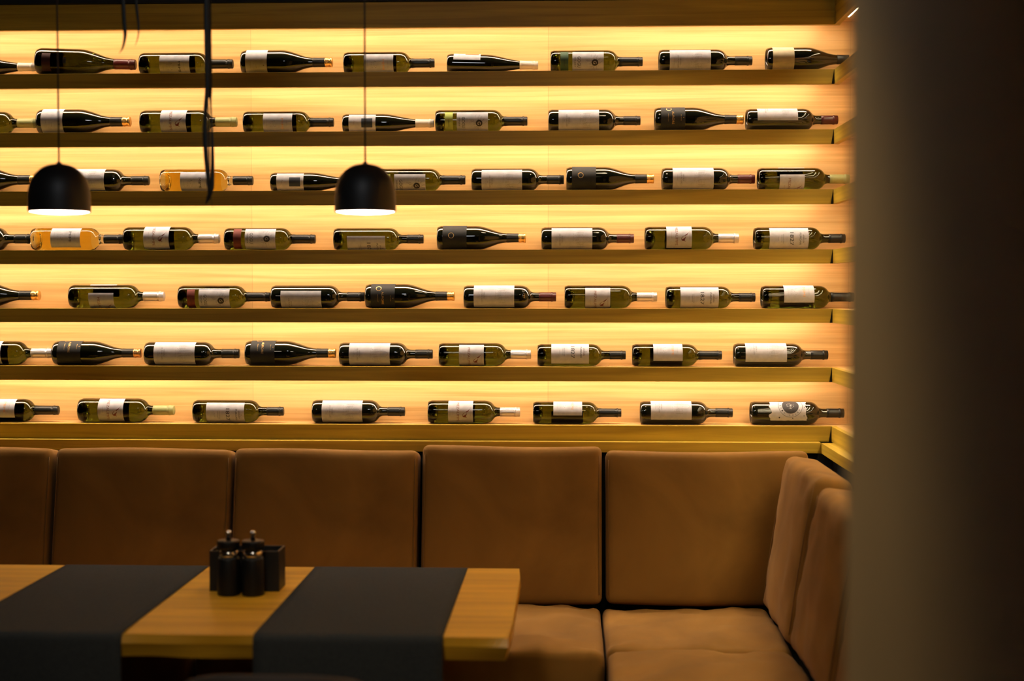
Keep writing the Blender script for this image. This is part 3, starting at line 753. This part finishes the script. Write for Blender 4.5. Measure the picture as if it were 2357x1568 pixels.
def runner(xa, xb, label, seed):
    a0 = atz(xa, 1466, TZ).x; b0 = atz(xb, 1466, TZ).x
    path = []
    z = TZ+.0016; y0 = TY0-.012
    path += [(TY1+.009, TZ-.20), (TY1+.010, TZ-.10), (TY1+.011, TZ-.02), (TY1+.006, TZ-.002), (TY1-.004, z)]
    path += [(TY1-.02-(TY1-.02-(y0+.03))*k/10, z) for k in range(11)]
    for k in range(1, 7):
        a = k/6*PI/2; path.append((y0+.018-.018*math.sin(a), z-.018+.018*math.cos(a)))
    for k in range(1, 9): path.append((y0-.001, z-.018-.30*k/8))
    bm = bmesh.new(); rows = []; nx = 16
    for j, (y, zz) in enumerate(path):
        rows.append([(a0+(b0-a0)*i/nx, y + (.006*math.sin(i*.9+seed)*max(0, (TZ-.05-zz)/.25) if zz < TZ-.05 else 0), zz) for i in range(nx+1)])
    th = .0016; V = [[bm.verts.new(p) for p in r] for r in rows]
    for j in range(len(V)-1):
        for i in range(nx): bm.faces.new((V[j][i], V[j][i+1], V[j+1][i+1], V[j+1][i]))
    bmesh.ops.recalc_face_normals(bm, faces=bm.faces)
    if bm.faces[:][len(bm.faces)//3].normal.z < 0: bmesh.ops.reverse_faces(bm, faces=bm.faces)
    o = obj('table_runner', bm, M['cloth'], None, True)
    md = o.modifiers.new('s', 'SOLIDIFY'); md.thickness = th; md.offset = 0
    tag(o, label, 'table runner', 'charcoal runners laid across the table')
runner(-146, 272, 'charcoal cloth runner across the table, left of the pepper mills', 1)
runner(580, 1020, 'charcoal cloth runner across the table, right of the pepper mills', 2.2)
# pepper mills and the black holder
def mill(px, label):
    x = at(px, 1380, 3.435).x
    t = thing('pepper_mill', label, 'pepper mill', (x, 3.435, TZ+.0002), 'pepper mills on the table')
    obj('body', lathe([(0,0),(0,.027),(.003,.028),(.02,.028),(.05,.0275),(.088,.0265),(.092,.025),(.092,0)], 32), M['black_plastic'], t, True)
    obj('glass_collar', lathe([(.0925,0),(.0925,.022),(.098,.0235),(.106,.0225),(.110,.020),(.110,0)], 32), M['chrome'], t, True)
    obj('head', lathe([(.1105,0),(.1105,.020),(.113,.026),(.120,.0275),(.131,.0275),(.134,.0265),(.1345,.018),(.1345,0)], 32), M['black_plastic'], t, True)
    k = obj('knob', lathe([(.135,0),(.135,.0055),(.146,.0050),(.146,0)], 20), M['black_plastic'], t, True)
    obj('knob_ball', lathe([(.1462,0),(.1466,.004),(.149,.0068),(.1525,.0078),(.156,.0065),(.158,.003),(.1585,0)], 20), M['chrome'], k, True)
mill(527, 'left black pepper mill with steel knob on the table')
mill(583, 'right black pepper mill with steel knob on the table')
x0, x1 = at(482, 1320, 3.47).x, at(642, 1320, 3.47).x
t = thing('napkin_holder', 'black open box holder behind the two pepper mills', 'napkin holder', ((x0+x1)/2, 3.51, TZ)); w = (x1-x0)/2
h = .101
obj('front_panel', bx((-w, -.040, .0002), (w, -.036, h), .001), M['black_lac'], t)
obj('rear_panel', bx((-w, .036, .0002), (w, .040, h), .001), M['black_lac'], t)
for s in (-1, 1): obj('side_panel', bx((s*w-(.004 if s > 0 else 0), -.0358, .0002), (s*w+(.004 if s < 0 else 0), .0358, h), .0005), M['black_lac'], t)
obj('bottom_panel', bx((-w+.0042, -.0358, .0002), (w-.0042, .0358, .004)), M['black_lac'], t)

# ------------------------------------------------------------------ chair before the table (only its top rail shows)
cx = at(615, 1560, 2.56).x; ztop = at(615, 1553, 2.56).z-.032
t = thing('dining_chair', 'dark rounded chair whose back just shows at the bottom edge, before the table', 'chair', (cx, 2.74, 0))
bm = bmesh.new(); n = 24; rows = []
for j in range(11):
    row = []
    for i in range(n+1):
        a = R(-68+136*i/n); u = abs(i/n*2-1); rad = .235
        zt = ztop-.06*u**2.2 - .10*u**6; z = .47+(zt-.47)*j/10
        row.append((rad*math.sin(a), -rad*.95*math.cos(a)+.05, z))
    rows.append(row)
V = [[bm.verts.new(p) for p in r] for r in rows]
for j in range(10):
    for i in range(n): bm.faces.new((V[j][i], V[j][i+1], V[j+1][i+1], V[j+1][i]))
o = obj('backrest', bm, M['base'], t, True); md = o.modifiers.new('s', 'SOLIDIFY'); md.thickness = .03; md.offset = 0
rail = [(r[0], r[1], r[2]+.014) for r in rows[-1]]
obj('top_rail', tube(rail, .016, 10), pmat('dark brown leather trim', (.022,.016,.014), .7), t, True)
obj('seat', cushion(.215, .21, .035, .03, front='z', puff=.01, n=16), M['base'], t, True, (0, .035, .44))
for sx in (-1, 1):
    for sy in (-1, 1): obj('leg', tube([(sx*.15, .03+sy*.14, .41), (sx*.19, .03+sy*.19, 0.001)], [.017, .011], 12), M['base'], t, True)

# ------------------------------------------------------------------ pendant lamps
def pendant(px, label, lean=0):
    D_ = 3.45; P = at(px, 487, D_); top = at(px, 376, D_).z; zr = P.z; h = top-zr; r = .0745
    t = thing('pendant_lamp', label, 'lamp', (P.x, D_, zr), 'black dome pendants over the table', (0, R(lean), 0))
    prof = [(0, r), (h*.22, r*1.0), (h*.40, r*.985), (h*.56, r*.935), (h*.70, r*.84), (h*.82, r*.69), (h*.91, r*.51), (h*.965, r*.31), (h*.983, r*.08), (h*.985, 0)]
    prof = [(p.x, max(0, p.y)) for p in spline([(a, b, 0) for a, b in prof], 3)]
    inner = [(z-.002 if z > .004 else z, max(0, q-.0025)) for z, q in prof]
    sh = obj('lamp_shade', lathe(prof, 56), M['shade'], t, True)
    obj('shade_lining', lathe([q for q in inner if q[0] <= h*.97], 56), M['shade_in'], sh, True)
    obj('rim', lathe([(.0008, r+.0006), (-.0010, r+.0006), (-.0010, r-.0034), (.0008, r-.0034), (.0008, r+.0006)], 56), M['copper_rim'], sh, True)
    obj('diffuser', lathe([(.004, r-.004), (-.001, r-.0046), (-.004, r*.75), (-.006, r*.4), (-.0066, 0)], 48), M['bulb'], t, True)
    cdl = 2.80-zr
    obj('cord', tube([(0, 0, h*.99), (-(.004 if lean else 0), 0, h+(cdl-h)*.5), (-(.006 if lean else 0), 0, cdl)], .0022, 8), M['cord'], t, True)
    obj('cord_grip', lathe([(h*.975, .009), (h*.985, .008), (h*1.03, .0035), (h*1.05, 0)], 16), M['shade'], t, True)
    obj('ceiling_cup', lathe([(cdl-.03, 0), (cdl-.03, .045), (cdl-.001, .05), (cdl-.001, 0)], 24), M['shade'], t, True)
pendant(137, 'black dome pendant lamp at left, hanging over the left end of the table')
pendant(841, 'black dome pendant lamp hanging near the centre over the table end')

# ------------------------------------------------------------------ hanging leaves
def strand(name, pts, rad, parent, Y, dy=0):
    P = [at(x, y, Y+dy*k)-parent.location for k, (x, y) in enumerate(pts)]
    S_ = spline(P, 8); n = len(S_)
    rr = []
    for i in range(n):
        f = i/(n-1)*(len(rad)-1); k = min(int(f), len(rad)-2); rr.append(rad[k]+(rad[k+1]-rad[k])*(f-k))
    return obj(name, tube(S_, rr, 10, .35), M['leaf'], parent, True)
c = at(478, -60, 3.45)
t = thing('hanging_plant', 'bundle of long dark hanging leaves left of centre, reaching the third shelf', 'plant', (c.x, 3.45, c.z), 'dark leaves hanging from above')
strand('leaf', [(476,-70),(478,60),(479,180),(473,255),(472,310),(475,370),(479,430),(480,462)], [.006,.006,.0062,.0050,.0066,.0055,.003,.0004], t, 3.45)
strand('leaf', [(480,-70),(481,60),(483,190),(485,235),(487,280),(489,340),(489,400),(487,432),(480,455),(473,470)], [.006,.006,.006,.0022,.0018,.0042,.0050,.0060,.0055,.0008], t, 3.47)
strand('leaf', [(473,-70),(474,50),(476,160),(477,230),(474,270)], [.005,.005,.005,.003,.0004], t, 3.44)
strand('leaf', [(479,220),(481,300),(482,360),(483,430),(489,478)], [.0004,.0028,.002,.0012,.0003], t, 3.46)
obj('pot', lathe([(.07,0),(.07,.05),(.20,.085),(.205,.085),(.205,.07),(.19,.07),(.19,0)], 28), M['base'], t, True)
c = at(290, -60, 3.45)
t = thing('hanging_plant', 'two short dark curved leaf tips hanging over the top shelf, near the left pendant cord', 'plant', (c.x, 3.45, c.z), 'dark leaves hanging from above')
strand('leaf', [(279,-70),(283,0),(286,50),(288,80),(283,108),(274,124)], [.0055,.0055,.005,.0042,.0024,.0003], t, 3.45)
strand('leaf', [(309,-70),(313,0),(318,50),(319,76),(315,95),(310,107)], [.0045,.004,.0028,.0018,.0012,.0002], t, 3.47)
obj('pot', lathe([(.07,0),(.07,.05),(.20,.085),(.205,.085),(.205,.07),(.19,.07),(.19,0)], 28), M['base'], t, True)

# ------------------------------------------------------------------ unseen room lights and added spots
def area(name, loc, aim, size, power, color, spread=None):
    l = bpy.data.lights.new(name, 'AREA'); l.shape = 'DISK'; l.size = size; l.energy = power; l.color = color
    if spread: l.spread = R(spread)
    o = bpy.data.objects.new(name, l); COL.objects.link(o); o.location = loc
    o.rotation_euler = (Vector(aim)-Vector(loc)).to_track_quat('-Z', 'Y').to_euler(); return o
def spot(name, loc, aim, power, color, ang, blend=.8, rad=.08):
    l = bpy.data.lights.new(name, 'SPOT'); l.energy = power; l.color = color; l.spot_size = R(ang); l.spot_blend = blend; l.shadow_soft_size = rad
    o = bpy.data.objects.new(name, l); COL.objects.link(o); o.location = loc
    o.rotation_euler = (Vector(aim)-Vector(loc)).to_track_quat('-Z', 'Y').to_euler(); return o
spot('unseen_spot', (.05, 1.9, 2.7), (.75, 4.4, .55), 15, (1,.76,.42), 58, 1, .12)
spot('unseen_spot', (.20, 4.05, 2.74), (.20, 4.36, .8), 9, (1,.78,.50), 100, 1, .10)
spot('unseen_spot', (-.75, 2.3, 2.72), (.29, 1.60, 1.42), 80, (1,.70,.30), 30, 1, .10)  # added out of view to brighten the partition towards its far edge
spot('unseen_spot', (-.55, 1.0, 2.72), (-.50, 3.03, .74), 55, (1,.76,.46), 44, 1, .12)  # put in, unseen, to lift the front edge of the table
area('ceiling_lamp', (-.6, 1.4, 2.75), (-.6, 4.5, 1.2), .5, 9, (.92,.95,1))
w = bpy.data.worlds.new('world'); sc.world = w; w.use_nodes = True
w.node_tree.nodes['Background'].inputs[0].default_value = (.25,.33,.40,1); w.node_tree.nodes['Background'].inputs[1].default_value = .02

sc.view_settings.view_transform = 'Standard'; sc.view_settings.look = 'None'
sc.view_settings.gamma = 1; sc.view_settings.exposure = 0; sc.view_settings.use_curve_mapping = False
cy = sc.cycles; cy.max_bounces = 10; cy.diffuse_bounces = 4; cy.transmission_bounces = 8; cy.glossy_bounces = 4
cy.caustics_refractive = False; cy.caustics_reflective = False; cy.sample_clamp_indirect = 4; cy.blur_glossy = .5
bpy.context.view_layer.update()
